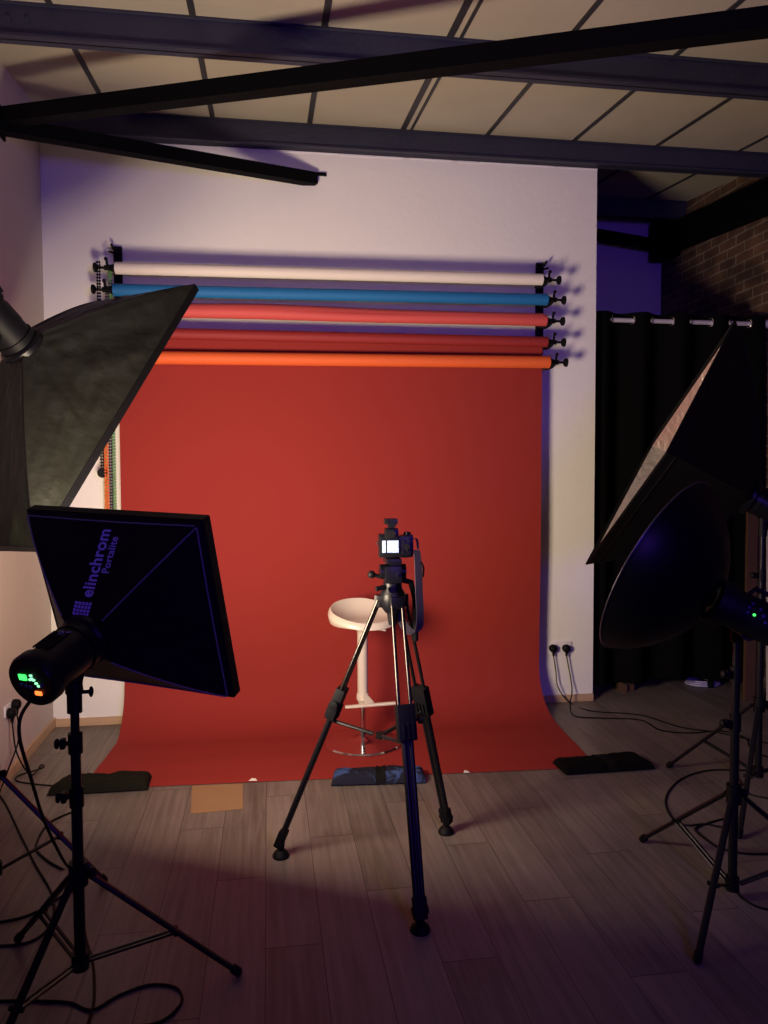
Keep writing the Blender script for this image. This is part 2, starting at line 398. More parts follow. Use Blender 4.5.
for i, (nm, lab, mt, z, r, dx) in enumerate(rolls):
    x1 = RX1-.012+dx; x0 = RX0-dx*.4
    if i == 3:
        t = thing('paper_backdrop', 'wide red paper backdrop unrolled from the dark red roll onto the floor', 'backdrop', ((x0+x1)/2, YR, z))
    else:
        t = thing('paper_roll', lab, 'paper roll', ((x0+x1)/2, YR, z), 'rolls of background paper')
    m = MB(); n = 40; pts = []; rr = []
    for k in range(n+1):
        u = k/n; bulge = 0
        if i == 2: bulge = .011*math.exp(-((u-.33)/.16)**2)+.004*math.sin(u*9)
        pts.append((x0+(x1-x0)*u, YR, z+bulge*.9-TL[i]*(1-u))); rr.append(r+bulge*.6)
    m.tube(pts, rr, 32)
    if i == 2:   # loosened outer lap of paper
        m.grid(lambda u, v: V((x0+.02+(x1-x0-.04)*u, YR-(r+.006+.012*math.exp(-((u-.33)/.2)**2))*math.cos(.2+v*1.5), z-TL[2]*(1-u)+.006+(r+.006+.016*math.exp(-((u-.33)/.2)**2))*math.sin(.2+v*1.5))), 50, 8, thick=.001)
    build('rolled_paper', m, mt, t)
    expander(None, t, x1, z, YR, 1, r); expander(None, t, x0, z-TL[i], YR, -1, r)
    if i == 3: backdrop = t; rz = z; rrad = r

# hanging sheet: falls from the back of the red roll, sweeps onto the floor
def sheet_profile():
    P = [(YR+rrad+.001, rz)]
    yb = YR+rrad+.003
    for k in range(1, 9): P.append((yb+.004*math.sin(k), rz-(rz-.30)*k/8))
    R_ = .30
    for k in range(1, 15):
        a = k/14*PI/2; P.append((yb-R_*(1-math.cos(a))*1.15, R_-R_*math.sin(a)+.006))
    return P
prof = sheet_profile()
ystart = prof[-1][0]
for k in range(1, 13): prof.append((ystart+(3.94-ystart)*k/12, .005+.0015*math.sin(k*1.3)))
cum = [0]
for a, b in zip(prof, prof[1:]): cum.append(cum[-1]+math.hypot(b[0]-a[0], b[1]-a[1]))
def sheet(u, v):
    k = v*(len(prof)-1); i = min(int(k), len(prof)-2); f = k-i
    y = prof[i][0]*(1-f)+prof[i+1][0]*f; z = prof[i][1]*(1-f)+prof[i+1][1]*f
    xl, xr = -.915, 1.83+.012*min(1, z/2)
    if v > .6:   # on the floor: slight skew and irregular front edge
        q = min(1, (v-.6)/.4); xr -= .055*q; xl -= .05*q
        y += q*.13*(1-u)
    x = xl+(xr-xl)*u
    if z > .45: y += .006*noise.noise(V((x*1.3, z*1.1, 3)))-.004*math.exp(-((x+.55)**2+(z-1.9)**2)/.06)
    return V((x, y, max(z, .004)))
m = MB(); m.grid(sheet, 70, (len(prof)-1)*2, thick=.0012)
hs = build('hanging_sheet', m, REDP, backdrop)
for (px, py, s_) in ((253, 780, .022), (466, 772, .016)):
    c = fl(px, py, .007); mm = MB()
    mm.prism([(c.x-s_, c.y-.012, .0085), (c.x+s_, c.y-.016, .0085), (c.x+s_*.6, c.y+.012, .0085), (c.x-s_*.3, c.y+.02, .0085)], (0, 0, .0015))
    build('tape_scrap', mm, TAPE, backdrop, label='torn white scrap on front edge')

# racks that carry the rolls
def rack(x, sgn, label):
    t = thing('wall_bracket', label, 'bracket', (x, D-.01, 2.9), 'brackets holding the paper rolls')
    m = MB(); m.box((x-.026, D-.022, 2.44), (x+.026, D, 3.06), .003)
    build('back_plate', m, BLK, t)
    for (_, _, _, z, r, dx) in rolls:
        xx = (RX1-.012+dx if sgn > 0 else RX0-dx*.4)
        h = MB(); h.tube([(x, D-.02, z+.0), (xx-sgn*.0, D-.05, z-.02), (xx+sgn*.012, YR+.045, z-.034), (xx+sgn*.022, YR+.0, z-.030), (xx+sgn*.038, YR-.024, z-.012)], [.012, .012, .012, .011, .008], 10)
        build('hook', h, BLK, t)
    h = MB(); h.tube([(x+sgn*.005, D-.02, 3.03), (x+sgn*.02, D-.05, 3.035), (x+sgn*.03, D-.07, 3.06)], .008, 8); h.cyl((x+.01*sgn, D-.02, 3.015), (x+sgn*.05, D-.05, 3.02), .007, n=8)
    build('spare_hook', h, BLK, t)
rack(1.860, 1, 'black vertical bracket with hooks at the right end of the rolls')
rack(-.925, -1, 'black vertical bracket with hooks at the left end of the rolls')
# bead chains hanging at the left
def bead_chain(x, y, ztop, zbot, mt, label, weight=False, gap=.013):
    t = thing('bead_chain', label, 'chain', (x, y, zbot), 'control chains at the left of the rolls')
    cord = MB(); beads = MB()
    for s_ in (-1, 1):
        cord.cyl((x+s_*gap, y, ztop), (x+s_*gap*.9, y, zbot), .0018, n=6)
        z = ztop
        while z > zbot:
            beads.ball((x+s_*gap, y, z), .0078, 6); z -= .019
    build('bead_string', beads, mt, t); build('cord', cord, mt, t)
    if weight:
        w_ = MB(); w_.lathe((x, y-.012, zbot-.03), (0, 1, 0), [(0, 0), (0, .026), (.006, .031), (.02, .031), (.026, .026), (.026, 0)], 20)
        build('weight', w_, BLK, t)
yc = 5.03
bead_chain(-1.022, yc, 2.93, 1.66, BLK, 'black bead chain ending in a round black weight', True, gap=.007)
bead_chain(-1.012, yc+.04, 2.5, .62, YEL, 'amber bead chain hanging behind the round black weight', gap=.006)
bead_chain(-.995, yc-.01, 2.38, .60, ORB, 'orange bead chain hanging beside the red backdrop', gap=.0075)
bead_chain(-.974, yc+.01, 2.78, .60, CBLUE, 'dark navy bead chain between the orange and the green chains', gap=.006)
bead_chain(-.957, yc+.02, 2.9, .60, GREEN, 'green bead chain closest to the red backdrop', gap=.006)

# ------------------------------------------------------------------ curtain and rail
YC = 5.275; ZR = 2.716; AMP = .045; PER = .304; PX0 = at(632, 320, Y=5.275).x-.304
t = thing('curtain_rail', 'chrome curtain rail fixed above the black curtain', 'rail', (2.95, YC, ZR))
build('rail', MB().cyl((XP+.002, YC, ZR), (XR-.01, YC, ZR), .016), RAILM, t)
build('end_bracket', MB().cyl((XR-.03, YC, ZR), (XR, YC, ZR), .032), RAILM, t)
build('finial', MB().cyl((XR-.05, YC, ZR), (XR-.03, YC, ZR), .022), RAILM, t)
t = thing('curtain', 'floor length black eyelet curtain on the chrome rail', 'curtain', (2.95, YC, 0))
xs0, xs1 = XP+.02, 3.63
ph = lambda x: 2*PI*(x-PX0)/PER
def cur(u, v):
    x = xs0+(xs1-xs0)*u; z = ZR+.055-(ZR+.055-.085)*v
    a = AMP*(1+.35*v); y = YC-a*math.sin(ph(x)/1.0+v*.35*math.sin(x*5))+.012*v*math.sin(x*23+v*3)
    return V((x+.01*v*math.sin(x*9), max(y, 5.19+.0), z+.012*math.sin(x*7)*v))
build('curtain_panel', MB().grid(cur, 220, 14, thick=.003), CURT, t)
k = 0; x = PX0+PER/2
while x < 3.6:
    g = MB(); pts = []
    d_ = V((1, -1 if k % 2 else 1, 0)).normalized()
    for q in range(18):
        a = 2*PI*q/18; pts.append(V((x, YC, ZR))+V((0, 0, 1))*math.cos(a)*.03+V((-.35*(1 if k % 2 else -1), .8, 0))*math.sin(a)*.03)
    g.tube(pts, .006, 8, closed=True); build('eyelet', g, CHROME, t); x += PER/2; k += 1

# ------------------------------------------------------------------ softboxes
def frame_from(o, X_, Y_, Z_):
    m = Matrix((X_, Y_, Z_)).transposed().to_4x4(); m.translation = V(o); return m
def rotvec(v):
    v = V(v); return Matrix.Rotation(v.length, 3, v.normalized())
def softbox(name, label, apex, R3, w, h, d, diff, pip=None, ring=.085, lip=.045, sag=.05, wrinkle=0, logo=False, crease=0):
    ap = V(apex); ax, ay, az = R3.col[0], R3.col[1], R3.col[2]
    P = lambda x, y, z: ap+ax*x+ay*y+az*z
    t = thing(name, label, 'softbox', tuple(ap))
    cor = [(-w/2, h/2), (w/2, h/2), (w/2, -h/2), (-w/2, -h/2)]
    rc = [(-.7*ring, .7*ring), (.7*ring, .7*ring), (.7*ring, -.7*ring), (-.7*ring, -.7*ring)]
    def surf(k, u, v, off=0, sc=1):
        a, b = cor[k], cor[(k+1) % 4]; ra, rb = rc[k], rc[(k+1) % 4]
        X0 = ra[0]+(rb[0]-ra[0])*u; Z0 = ra[1]+(rb[1]-ra[1])*u
        X1 = a[0]+(b[0]-a[0])*u; Z1 = a[1]+(b[1]-a[1])*u
        bow = math.sin(PI*v)*.05       # ribs bow outwards a touch
        X = X0+(X1-X0)*v; Z = Z0+(Z1-Z0)*v; Yv = d*(v**1.12)
        mid = (cor[k][0]+cor[(k+1) % 4][0], cor[k][1]+cor[(k+1) % 4][1]); L = math.hypot(*mid); mx, mz = mid[0]/L, mid[1]/L
        s_ = -sag*math.sin(PI*u)*math.sin(PI*v); X *= 1+bow; Z *= 1+bow
        # edge also pulls in between corners
        if wrinkle:
            s_ += wrinkle*(noise.noise(V((u*6+v*3, v*2.6, k*5)))*.55+noise.noise(V((u*26, v*4+u*5, k*3+9)))*.38*v+noise.noise(V((u*9-v*6, v*9, k+4)))*.25)*math.sin(PI*min(1, u*1.0))**.5*(v**.7)*(1-v**14)
        s_ += off
        return P((X+mx*s_)*sc, Yv, (Z+mz*s_)*sc)
    nseg = 46 if wrinkle else 16
    for k in range(4):
        m = MB(); m.grid(lambda u, v: surf(k, u, v), nseg, nseg)
        build('fabric_panel', m, BLKFAB if wrinkle else NYLON, t)
        mi = MB(); mi.grid(lambda u, v: surf(k, u, v*.985+.005, 0, .975 if not wrinkle else .90), 14, 14)
        build('inner_lining', mi, SILVER, t)
    # hood lip
    m = MB()
    for k in range(4):
        def lipf(u, v):
            e = surf(k, u, 1); return e+ay*(lip*v)
        m.grid(lipf, 16, 2, thick=.003)
    build('rim_hood', m, NYLON, t)
    # piping: ridges and hem
    m = MB()
    for k in range(4):
        m.tube([surf(k, 0, v/14, .004) for v in range(1, 14)], .0022, 6)
        if not wrinkle: m.tube([surf(k, .004+.992*u/14, .93, .004) for u in range(15)], .0026, 6)
    build('piping', m, pip or PIPING, t)
    if diff:
        m = MB(); m.grid(lambda u, v: P((u-.5)*w*(.965 if not wrinkle else .90), d*.97, (v-.5)*h*(.965 if not wrinkle else .93)), 6, 6)
        build('diffuser', m, diff, t)
    m = MB(); m.lathe(P(0, -.012, 0), ay, [(0, ring*.5), (0, ring*1.0), (.01, ring*1.12), (.03, ring*1.12), (.04, ring*.98), (.04, ring*.5)], 28)
    build('speed_ring', m, BLKG, t)
    return t, surf, P
def strobe(label, apex, R3, panel='rear', grip=True, rb=.072, L=.27, handle=False, lit=True, letter=None):
    ap = V(apex); ax, ay, az = R3.col[0], R3.col[1], R3.col[2]
    P = lambda x, y, z: ap+ax*x+ay*y+az*z
    t = thing('studio_strobe', label, 'studio light', tuple(P(0, -.15, 0)), 'studio flash heads')
    m = MB(); m.lathe(P(0, -.012, 0), -ay, [(0, .03), (0, rb*1.05), (.03, rb*1.08), (.032, rb), (L*.8, rb), (L*.84, rb*1.13), (L, rb*1.13), (L+.012, rb*1.05), (L+.014, .0)], 36)
    build('body', m, BLKG if lit else BLK, t)
    m = MB()
    for k in range(6):
        a = PI*.25+k*.1
        m.box((-.03+k*.01, 0, 0), (-.026+k*.01, .09, .004), X=Matrix.Identity(4) if False else frame_from(P(0, -.16, rb-.001), ax, ay, az))
    build('vent', m, BLK, t)
    # back handle
    m = MB(); y = -L-.012
    if grip:
        m.tube([P(-rb*.9, y+.02, rb*.75), P(-rb*.8, y-.02, rb*.95), P(0, y-.03, rb*1.12), P(rb*.8, y-.02, rb*.95), P(rb*.9, y+.02, rb*.75)], .010, 10)
        build('handle', m, BLK, t)
    X_ = frame_from(P(0, y-.0145, 0), ax, ay, az)
    if panel == 'rear':
        m = MB(X_); m.box((-.034, -.003, .008), (-.008, .001, .026), .002); build('display', m, GLOWG, t, label='glowing green display')
        m = MB(X_)
        for q in ((.010, .026), (.004, .012), (.016, .012), (.022, .002), (.028, -.006), (.010, .016)): m.box((q[0]-.004, -.003, q[1]-.002), (q[0]+.004, .001, q[1]+.003))
        build('indicator', m, GLOWW, t, label='pale green indicators')
        m = MB(X_); m.box((.010, -.004, -.036), (.032, .001, -.024), .002); build('power_switch', m, GLOWO, t, label='glowing orange switch')
        for q in ((-.034, -.008), (-.018, -.010), (-.002, -.012), (.040, -.002)):
            m = MB(X_); m.cyl((q[0], 0, q[1]), (q[0], -.004, q[1]), .005, n=12); build('button', m, GLOWV, t)
    else:
        Xs = frame_from(P(-rb*.72, -.13, -rb*.1), ax, ay, az)
        for q in ((0, .03), (.02, .038), (.04, .02), (.06, .03), (-.02, .022), (.03, -.01), (.055, .0)):
            pc = V((0, q[0], q[1]))
        return t, P
    if letter:
        cu = bpy.data.curves.new('txt', 'FONT'); cu.body = letter; cu.size = .045; cu.extrude = .0005
        o = bpy.data.objects.new('txt', cu); COL.objects.link(o); dg = bpy.context.evaluated_depsgraph_get()
        me = o.evaluated_get(dg).to_mesh(); m = MB()
        # letter lies on the top of the body, reading towards the back
        vs = []
        for v in me.vertices:
            x, yy = v.co.x-.012, v.co.y-.015; th = yy/rb
            vs.append(P(math.sin(.0-th)*(rb+.0015+v.co.z) if False else -math.sin(th-.1)*(rb+.0015+v.co.z), -.075+x, math.cos(th-.1)*(rb+.0015+v.co.z)))
        m.add(vs, [list(p.vertices) for p in me.polygons]); build('letter_mark', m, LOGO, t, normals=False)
        bpy.data.objects.remove(o)
    return t, P

# lower left softbox
RL = rotvec((.341, -.045, -.483))
lowbox, lsurf, LP = softbox('softbox', 'square black softbox with violet lettering, seen from behind', (-.563, 2.447, 1.101), RL, .67, .639, .240, DIFF_L, sag=.016, lip=.038, ring=.074)
def text_on_panel(body, k, v0, size, lat, parent, bold=0):
    cu = bpy.data.curves.new('txt', 'FONT'); cu.body = body; cu.size = size; cu.offset = bold; cu.space_character = 1.05
    o = bpy.data.objects.new('txt', cu); COL.objects.link(o); dg = bpy.context.evaluated_depsgraph_get()
    me = o.evaluated_get(dg).to_mesh(); m = MB(); vs = []
    for q in me.vertices:
        v = v0+q.co.x/.42; wd = .12+(.65-.12)*v
        vs.append(lsurf(k, .5+(lat-q.co.y)/wd, v, .004))
    m.add(vs, [list(p.vertices) for p in me.polygons]); ob = build('lettering', m, LOGO, parent, normals=False)
    bpy.data.objects.remove(o); return ob
text_on_panel('elinchrom', 0, .275, .058, .018, lowbox, .0014)
text_on_panel('Portalite', 0, .49, .036, .052, lowbox, .0006)
m = MB()
for i in range(4):
    for j in range(5):
        v = .10+i*.034; wd = .12+.53*v; u0 = .5+(-.036+j*.0125)/wd
        q = [lsurf(0, u0, v, .004), lsurf(0, u0+.0098/wd, v, .004), lsurf(0, u0+.0098/wd, v+.026, .004), lsurf(0, u0, v+.026, .004)]
        m.add(q, [[0, 1, 2, 3]])
build('logo_mark', m, LOGO, lowbox, label='small violet grid emblem', normals=False)
lstrobe, LSP = strobe('black flash head with glowing green and orange panel behind lower left softbox', (-.563, 2.447, 1.101), RL, letter='R', rb=.072, L=.20, grip=False)

# upper left softbox
RU = rotvec((-.662, .186, -.602))
ua = V((-1.004, 3.398, 2.15))
upbox, usurf, UP_ = softbox('softbox', 'large black wrinkled softbox tilted down at the upper left edge', tuple(ua), RU, .583, 1.521, .353, DIFF_U, pip=NYLON, sag=.03, wrinkle=.05, lip=.035)
ustrobe, _ = strobe('black flash head cut off at the left edge behind upper softbox', tuple(ua), RU, rb=.075, L=.22, lit=False)

# right softbox
mc = V((1.974, 3.70, 1.746))*1.0; mc = at(658.5, 448, Y=3.66); ray = (mc-CO).normalized()
e1 = (CR*.52+CU*.85); e1 = (e1-ray*e1.dot(ray)).normalized()
n0 = (e1.cross(ray)).normalized()
if n0.dot(CR) > 0: n0 = -n0
tilt = .062
nn = (n0-ray*tilt).normalized(); e2 = (ray+n0*tilt).normalized(); e2 = (e2-nn*e2.dot(nn)).normalized()
dia = .70
Xr = (e1+e2).normalized(); Zr = (e1-e2).normalized()
if Xr.cross(nn).dot(Zr) < 0: Xr, Zr = Zr, Xr
RR = Matrix((Xr, nn, Zr)).transposed()
side = dia*math.sqrt(2); rap = mc-nn*.50
rtbox, rsurf, RP = softbox('softbox', 'large unlit black softbox at right showing a sliver of silver lining', tuple(rap), RR, side, side, .50, None, pip=NYLON, sag=.03, lip=.010)
rstrobe, _ = strobe('black flash head at right edge behind the unlit silver lined softbox', tuple(rap), RR, rb=.07, L=.24)

# beauty dish + strobe on the right
dc = at(657, 567, Y=2.66); vr = (dc-CO).normalized()
lat = (-CR*.87+CU*.49); lat = (lat-vr*lat.dot(vr)).normalized(); dax = (lat*.965+vr*.26).normalized()
dap = dc-dax*.23
t = thing('beauty_dish', 'large round black dish reflector at right edge, pointing left', 'reflector dish', tuple(dap))
R_ = .35; dep = .23
pr_ = [(0, .06), (.01, .10), (.03, .15), (.07, .215), (.12, .275), (.17, .318), (.21, .342), (dep, R_)]
m = MB(); m.lathe(dap, dax, pr_+[(dep, R_-.004)]+[(a+.004, r-.006) for a, r in pr_[::-1]], 72)
build('dish', m, mat('satin_black_dish', (.002, .002, .003), .4, spec=.14), t)
m = MB(); pts = []
u_ = dax.cross(V((0, 0, 1))).normalized(); w_ = dax.cross(u_)
for k in range(72):
    a = 2*PI*k/72; pts.append(dap+dax*dep+(u_*math.cos(a)+w_*math.sin(a))*R_)
build('rim', MB().tube(pts, .0035, 8, closed=True), mat('dark_metal_rim', (.10, .09, .11), .3, .8), t)
m = MB(); m.lathe(dap+dax*.09, dax, [(0, 0), (0, .085), (.004, .085), (.004, 0)], 30); build('deflector', m, BLK, t)
# strobe pointing along dish axis
px2 = at(780, 630, Y=2.46); sa = (dap-px2).normalized()
Zs = V((0, 0, 1)); Zs = (Zs-sa*Zs.dot(sa)).normalized(); Xs = sa.cross(Zs)
t = thing('studio_strobe', 'black flash head with tiny green light behind the round dish', 'studio light', tuple(dap-sa*.15), 'studio flash heads')
P = lambda x, y, z: dap+Xs*x+sa*y+Zs*z
m = MB(); m.lathe(dap+sa*.01, -sa, [(0, .03), (0, .078), (.05, .082), (.055, .07), (.28, .07), (.285, .076), (.36, .076), (.365, 0)], 36)
build('body', m, BLK, t)
m = MB(); m.tube([P(0, -.10, .07), P(0, -.11, .095), P(0, -.25, .095), P(0, -.26, .07)], .009, 8); build('handle', m, BLK, t)
fr = frame_from(dap, Xs, sa, Zs); side_s = -1 if (Xs.dot(CO-dap) < 0) else 1
def on_body(y, th, r=.0725):   # th measured from the side facing the viewer, upwards
    return P(side_s*math.cos(th)*r, y, math.sin(th)*r)
for (y, th, mt, nm, rr) in ((-.115, .12, GLOWG, 'indicator', .0045), (-.09, .35, GLOWV, 'button', .005), (-.10, .62, GLOWV, 'button', .005), (-.13, .5, GLOWV, 'button', .005), (-.145, .25, GLOWV, 'button', .006), (-.16, .0, GLOWV, 'button', .005), (-.17, .45, GLOWV, 'button', .005), (-.09, .1, GLOWV, 'button', .004)):
    o_ = on_body(y, th, .069); nrm = (on_body(y, th, 1)-P(0, y, 0)).normalized()
    build(nm, MB().cyl(o_, o_+nrm*.005, rr, n=12), mt, t)

# ------------------------------------------------------------------ light stands
def light_stand(label, c, feet, hub, low, top, topoff=None, r=.0165):
    c = V((c[0], c[1], 0)); t = thing('light_stand', label, 'light stand', tuple(c), 'black tripod light stands')
    m = MB(); m.cyl(c+V((0, 0, low-.02)), c+V((0, 0, hub+(top-hub)*.45)), r); build('lower_pole', m, ALU, t)
    z1 = hub+(top-hub)*.45; m = MB(); m.cyl(c+V((0, 0, z1)), c+V((0, 0, hub+(top-hub)*.75)), r*.9); m.cyl(c+V((0, 0, hub+(top-hub)*.75)), c+V((0, 0, top)), r*.78)
    build('upper_pole', m, ALU, t)
    for zz in (z1, hub+(top-hub)*.75):
        m = MB(); m.cyl(c+V((0, 0, zz-.035)), c+V((0, 0, zz+.025)), r*1.28, n=16); m.box((c.x-.012-r, c.y-.012, zz-.02), (c.x-r*2.6, c.y+.012, zz+.01), .003)
        k = build('collar', m, BLK, t)
        m = MB(); m.cyl((c.x-r*1.3, c.y, zz-.005), (c.x-r*3.0, c.y, zz-.005), .007, n=8); m.ball((c.x-r*3.2, c.y, zz-.005), .014, 10, (.6, 1, 1.2)); build('knob', m, BLK, k)
    m = MB(); m.cyl(c+V((0, 0, hub-.03)), c+V((0, 0, hub+.04)), r*1.7, n=16)
    m.ball(c+V((r*2.4, 0, hub+.005)), .016, 10); build('hub', m, BLK, t)
    m = MB(); m.cyl(c+V((0, 0, low-.02)), c+V((0, 0, low+.03)), r*1.55, n=16); build('brace_hub', m, BLK, t)
    for f in feet:
        f = V((f[0], f[1], .012)); d_ = (f-c); d_.z = 0; d_.normalize(); a = c+d_*r*2.0+V((0, 0, hub-.005)); s_ = V((-d_.y, d_.x, 0))
        fv = (f-a); m = MB()
        m.tube([a, a+fv*.97], .0125, 8, flat=(1.0, .75)); lg = build('leg', m, ALU, t)
        m = MB(); m.tube([a+fv*.955, f], .015, 10); m.ball(f, .0118, 8); build('rubber_foot', m, RUB, lg)
        mid = a+fv*.56; b0 = c+d_*r*1.6+V((0, 0, low+.005))
        for q in (-1, 1):
            m = MB(); m.tube([b0+s_*q*.009, mid+s_*q*.010], .0068, 8, flat=(1, .6)); build('brace', m, ALU, t)
        m = MB(); m.cyl(mid-s_*.02, mid+s_*.02, .008, n=8); build('rivet', m, BLK, t)
    return t
light_stand('black light stand under the lower left softbox with the violet lettering', (-.577, 2.38), [(-.109, 2.448), (-.87, 2.75), (-.75, 1.94)], .406, .136, .95)
def mount(parent, c, zt, target):
    m = MB(); c = V((c[0], c[1], zt)); tg = V(target)
    m.cyl(c+V((0, 0, -.06)), c+V((0, 0, .03)), .022, n=16); m.tube([c+V((0, 0, .0)), (c+tg)/2+V((0, 0, .0)), tg], [.026, .024, .03], 12)
    m.cyl(c+V((.02, 0, -.0)), c+V((.045, -.0, -.0)), .006, n=8); m.ball(c+V((.048, 0, 0)), .014, 10, (.5, 1, 1.2))
    build('mount', m, BLK, parent)
mount(lstrobe, (-.577, 2.38), .962, LSP(0, -.07, -.075))
light_stand('black light stand at left edge carrying the upper softbox', (-1.058, 3.10), [(-.652, 3.1), (-1.27, 3.44), (-1.27, 2.75)], .46, .09, 2.12)
mount(ustrobe, (-1.058, 3.10), 2.14, ua-RU.col[1]*.14+V((0, 0, -.07)))
light_stand('black light stand under the round dish reflector at right', (1.72, 2.62), [(1.6, 3.097), (1.374, 2.277), (2.19, 2.49)], .40, .055, 1.02)
mount(t, (1.72, 2.62), 1.04, tuple(P(0, -.16, -.055)))
light_stand('black light stand at right edge behind the dish, carrying silver lined softbox', (2.40, 3.46), [(2.15, 3.876), (2.035, 3.056), (2.88, 3.40)], .46, .12, 1.33)
mount(rstrobe, (2.40, 3.46), 1.36, rap-nn*.10+V((0, 0, -.05)))

# ------------------------------------------------------------------ centre tripod
tc_ = V((.441, 3.04, 0)); ft = [V((.037, 3.209, 0)), V((.774, 3.314, 0)), V((.513, 2.598, 0))]
tp = thing('camera_tripod', 'black video tripod with twin tube legs in the middle of the floor', 'tripod', tuple(tc_))
HB = 1.125; hc = V((.490, 3.04, 0))
m = MB(); m.lathe(hc+V((0, 0, HB-.07)), (0, 0, 1), [(0, 0), (0, .03), (.02, .045), (.06, .052), (.08, .05), (.10, .038), (.12, .038), (.12, 0)], 24)
bowl = build('crown', m, BLKG, tp)
m = MB(); m.cyl(hc+V((0, 0, HB-.12)), hc+V((0, 0, HB-.07)), .016, .024, 16); build('bowl_handle', m, BLK, bowl)
clampz = [.68, .655, .68]
for i, f in enumerate(ft):
    d_ = (f-tc_); d_.normalize(); s_ = V((-d_.y, d_.x, 0)); top = hc+d_*.055+V((0, 0, HB-.02)); foot = f+V((0, 0, .075))
    ax_ = foot-top; u1 = (top.z-clampz[i])/(top.z-foot.z); cl = top+ax_*u1
    m = MB(); m.box((-.027, -.014, -.03), (.027, .014, .02), .006, X=frame_from(top, s_, d_, V((0, 0, 1)))); build('leg_joint', m, BLKG, tp)
    lg = None
    m = MB()
    for q in (-1, 1): m.cyl(top+s_*q*.021+V((0, 0, -.0)), cl+s_*q*.024-ax_.normalized()*.02, .0075, n=12)
    lg = build('leg', m, ALUL, tp)
    an = ax_.normalized(); yv = s_.cross(an)
    fr_ = frame_from(cl, s_, yv, -an)
    m = MB(); m.box((-.036, -.020, -.075), (.036, .020, .06), .006, X=fr_)
    for q in (-.018, 0, .018): m.box((q-.003, -.026, -.07), (q+.003, .026, -.01), X=fr_)
    build('leg_clamp', m, BLK, lg)
    m = MB(); m.cyl(fr_ @ V((.034, 0, .0)), fr_ @ V((.058, 0, 0)), .006, n=8); m.lathe(fr_ @ V((.05, 0, 0)), s_, [(0, 0), (0, .016), (.014, .018), (.016, 0)], 14); build('clamp_knob', m, BLK, lg)
    m = MB()
    e_ = foot-an*.0
    for q in (-1, 1): m.cyl(cl+s_*q*.0135+an*.06, e_+s_*q*.0115, .011, n=12)
    m.box((-.010, -.007, -(e_-cl).length), (.010, .007, -.05), X=fr_)
    build('lower_leg', m, ALU, lg)
    m = MB(); m.box((-.024, -.017, -.03), (.024, .017, .045), .006, X=frame_from(foot, s_, yv, -an)); m.cyl(foot-s_*.028, foot+s_*.028, .016, n=14)
    m.tube([foot, f+V((0, 0, .035))], [.018, .015], 12); m.lathe(f, (0, 0, 1), [(0, 0), (0, .034), (.008, .036), (.02, .030), (.032, .018), (.04, .0)], 20)
    build('foot', m, RUB, lg)
    # spreader arm
    inner = tc_+V((0, 0, .56)); outer = top+ax_*((top.z-.60)/(top.z-foot.z))
    m = MB(); m.tube([inner+d_*.03, outer], .009, 8, flat=(1.2, .8)); sa_ = build('spreader_arm', m, ALU, tp)
    m = MB(); m.ball(inner+d_*.05, .009, 8); m.ball(outer-(outer-inner).normalized()*.03, .008, 8); build('rivet', m, CHROME, sa_)
m = MB(); m.lathe(tc_+V((0, 0, .545)), (0, 0, 1), [(0, 0), (0, .022), (.02, .022), (.02, 0)], 18); build('spreader_hub', m, RUB, tp)
# fluid head
hd = MB(); hd.box((hc.x-.035, hc.y-.04, HB+.05), (hc.x+.035, hc.y+.04, HB+.12), .012); hd.cyl((hc.x-.052, hc.y, HB+.095), (hc.x+.052, hc.y, HB+.095), .03)
hd.box((hc.x-.03, hc.y-.055, HB+.13), (hc.x+.03, hc.y+.055, HB+.15), .006); hd.box((hc.x-.012, hc.y-.02, HB+.11), (hc.x+.03, hc.y+.02, HB+.135))
head = build('fluid_head', hd, BLKG, tp)
m = MB(); m.cyl((hc.x-.05, hc.y, HB+.075), (hc.x-.085, hc.y, HB+.085), .008, n=8); m.ball((hc.x-.085, hc.y, HB+.085), .016, 10); build('knob', m, BLK, head); m = MB(); m.cyl((hc.x-.04, hc.y-.02, HB+.035), (hc.x-.07, hc.y-.03, HB+.03), .010, n=8); build('knob', m, BLK, head)
m = MB(); m.cyl((hc.x-.012, hc.y-.045, HB+.03), (hc.x-.012, hc.y-.056, HB+.03), .014, n=14); build('bubble_level', m, CHROME, head); m = MB(); m.cyl((hc.x+.02, hc.y-.04, HB+.085), (hc.x+.02, hc.y-.052, HB+.085), .007, n=10); build('lock_button', m, CHROME, head)
m = MB(); m.tube([(hc.x+.04, hc.y+.0, HB+.06), (hc.x+.075, hc.y-.0, HB+.05), (hc.x+.095, hc.y+.02, HB-.02), (hc.x+.105, hc.y+.06, HB-.20)], [.012, .012, .011, .012], 10); build('pan_handle', m, BLK, head)

# camera on the tripod
cz0 = HB+.152
cx_, cy_ = hc.x+.010, hc.y
Xc = Matrix.Translation((cx_, cy_, cz0)) @ Matrix.Rotation(math.radians(-6), 4, 'Z')
cm = thing('dslr_camera', 'black stills camera with glowing rear screen on top of the tripod', 'camera', (cx_, cy_, cz0))
m = MB(Xc); m.box((-.066, -.030, 0), (.064, .030, .088), .012); m.box((-.042, -.035, .07), (.014, .035, .118), .012); m.box((.030, -.022, .0), (.074, .055, .092), .014)
m.box((-.066, -.024, .085), (-.03, .02, .094), .004)
build('body', m, BLKG, cm)
m = MB(Xc); m.lathe((-.005, .03, .045), (0, 1, 0), [(0, 0), (0, .038), (.03, .038), (.03, .034), (.08, .036), (.10, .040), (.11, .040), (.11, .0)], 28); build('lens', m, BLK, cm)
m = MB(Xc); m.box((-.058, -.033, .018), (.018, -.028, .074), .003); scf = build('screen_bezel', m, BLK, cm)
